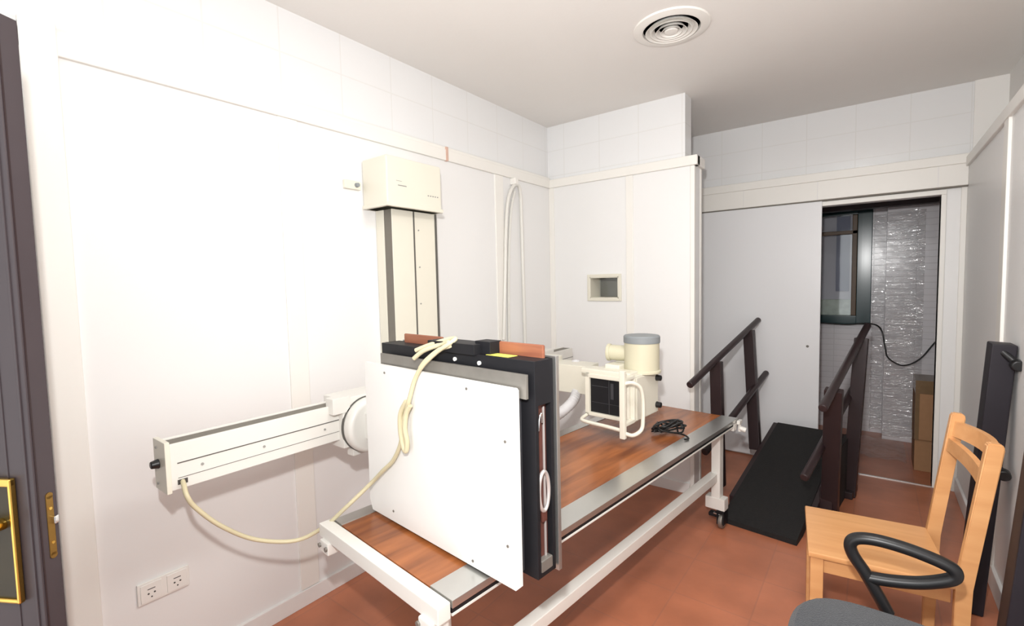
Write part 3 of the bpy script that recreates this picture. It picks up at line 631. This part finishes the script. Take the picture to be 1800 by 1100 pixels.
# ------------------------------------------------------------------ beech chair
t = thing('wooden_chair', 'beech wood chair with solid seat and curved slat back', 'chair', (-.18, 2.08, 0), math.atan2(.12, .993))
D, Wd = .43, .43
b = NB(); bx(b, 0, D+.0, 0, Wd, .428, .450, .006); obj('seat', b, 'beech', t)
for y in (.022, Wd-.022-.022):
    b = NB(); bx(b, .05, D-.01, y, y+.022, .368, .429, .003); obj('apron', b, 'beech', t)
b = NB(); bx(b, .012, .034, .05, Wd-.05, .368, .429, .003); obj('apron', b, 'beech', t)
b = NB(); bx(b, D-.03, D-.008, .05, Wd-.05, .368, .429, .003); obj('apron', b, 'beech', t)
for y in (.008, Wd-.048):
    b = NB(); bx(b, .008, .052, y, y+.040, 0, .429, .004); obj('leg', b, 'beech', t)
for y in (.0, Wd-.030):
    b = NB(); prism(b, [(D-.008, .0), (D+.030, .0), (D+.040, .44), (D+.104, .93), (D+.098, .945), (D+.068, .947), (D+.060, .94), (D-.004, .44)], 1, y, y+.030)
    bmesh.ops.bevel(b, geom=list(b.edges), offset=.004, segments=2, affect='EDGES'); obj('back_post', b, 'beech', t)
def slat(z0, z1, xo, bow, nm):
    b = NB(); n = 12; P = []
    for i in range(n+1):
        s = i/n; y = .028+(Wd-.056)*s; x = xo+bow*4*s*(1-s)
        lean = (z1-z0)*.13
        P.append([b.verts.new((x, y, z0)), b.verts.new((x+.018, y, z0)), b.verts.new((x+.018+lean, y, z1)), b.verts.new((x+lean, y, z1))])
    for A, B in zip(P, P[1:]):
        for k in range(4): b.faces.new((A[k], A[(k+1) % 4], B[(k+1) % 4], B[k]))
    b.faces.new(P[0][::-1]); b.faces.new(P[-1]); obj(nm, b, 'beech', t)
slat(.855, .915, D+.062, .045, 'back_slat'); slat(.795, .845, D+.046, .012, 'back_slat')
# ------------------------------------------------------------------ office armchair (partly in frame)
t = thing('office_chair', 'charcoal fabric office chair with black loop armrest, cut by the bottom edge', 'chair', (.05, 1.575, 0))
b = NB()
prof = [(0, .405), (.215, .408), (.238, .425), (.243, .448), (.225, .468), (.15, .480), (0, .483)]
lathe(b, prof, seg=48)
for v in b.verts:    # rounded-square cushion
    rr = math.hypot(v.co.x, v.co.y)
    if rr > 1e-4:
        a = math.atan2(v.co.y, v.co.x); k = 1/((abs(math.cos(a))**3.2+abs(math.sin(a))**3.2)**(1/3.2)); v.co.x *= k*.97; v.co.y *= k*.97
obj('seat', b, 'fabric', t)
b = NB(); lathe(b, [(0, .385), (.20, .388), (.215, .406), (0, .407)]); obj('seat_shell', b, 'plastic', t)
def armrest(sgn):
    # profile in the arm's own plane (x, z)
    pts = APTS
    b = NB(); tube(b, [(x-.05, sgn*.285, z) for x, z in pts], .0185, 14, 8, sx=1.15); return obj('armrest', b, 'plastic', t)
APTS = [(.058, .429), (.031, .481), (-.004, .544), (-.035, .591), (-.043, .626), (-.025, .649), (.023, .659), (.093, .656), (.16, .644), (.201, .63), (.211, .613), (.197, .592), (.136, .56), (.068, .54), (.007, .53)]
for sgn in (1, -1):
    armrest(sgn)
    b = NB(); tube(b, [(.015, sgn*.286, .425), (.01, sgn*.27, .39), (.0, sgn*.12, .38)], .013, 10); obj('arm_bracket', b, 'plastic', t)
b = NB(); cyl(b, (0, 0, .10), (0, 0, .39), .026, seg=20); obj('gas_column', b, 'plastic', t)
for k in range(5):
    a = 2*PI*k/5+.3; b = NB(); obar(b, (0, 0, .10), (.25*math.cos(a), .25*math.sin(a), .075), .045, .03, .006); sk = obj('base_spoke', b, 'plastic', t)
    b = NB(); cyl(b, (.25*math.cos(a)-.012, .25*math.sin(a), .030), (.25*math.cos(a)+.012, .25*math.sin(a), .030), .030, seg=18, bev=.004); bx(b, .25*math.cos(a)-.018, .25*math.cos(a)+.018, .25*math.sin(a)-.02, .25*math.sin(a)+.02, .045, .07, .005); obj('castor', b, 'plastic', sk)
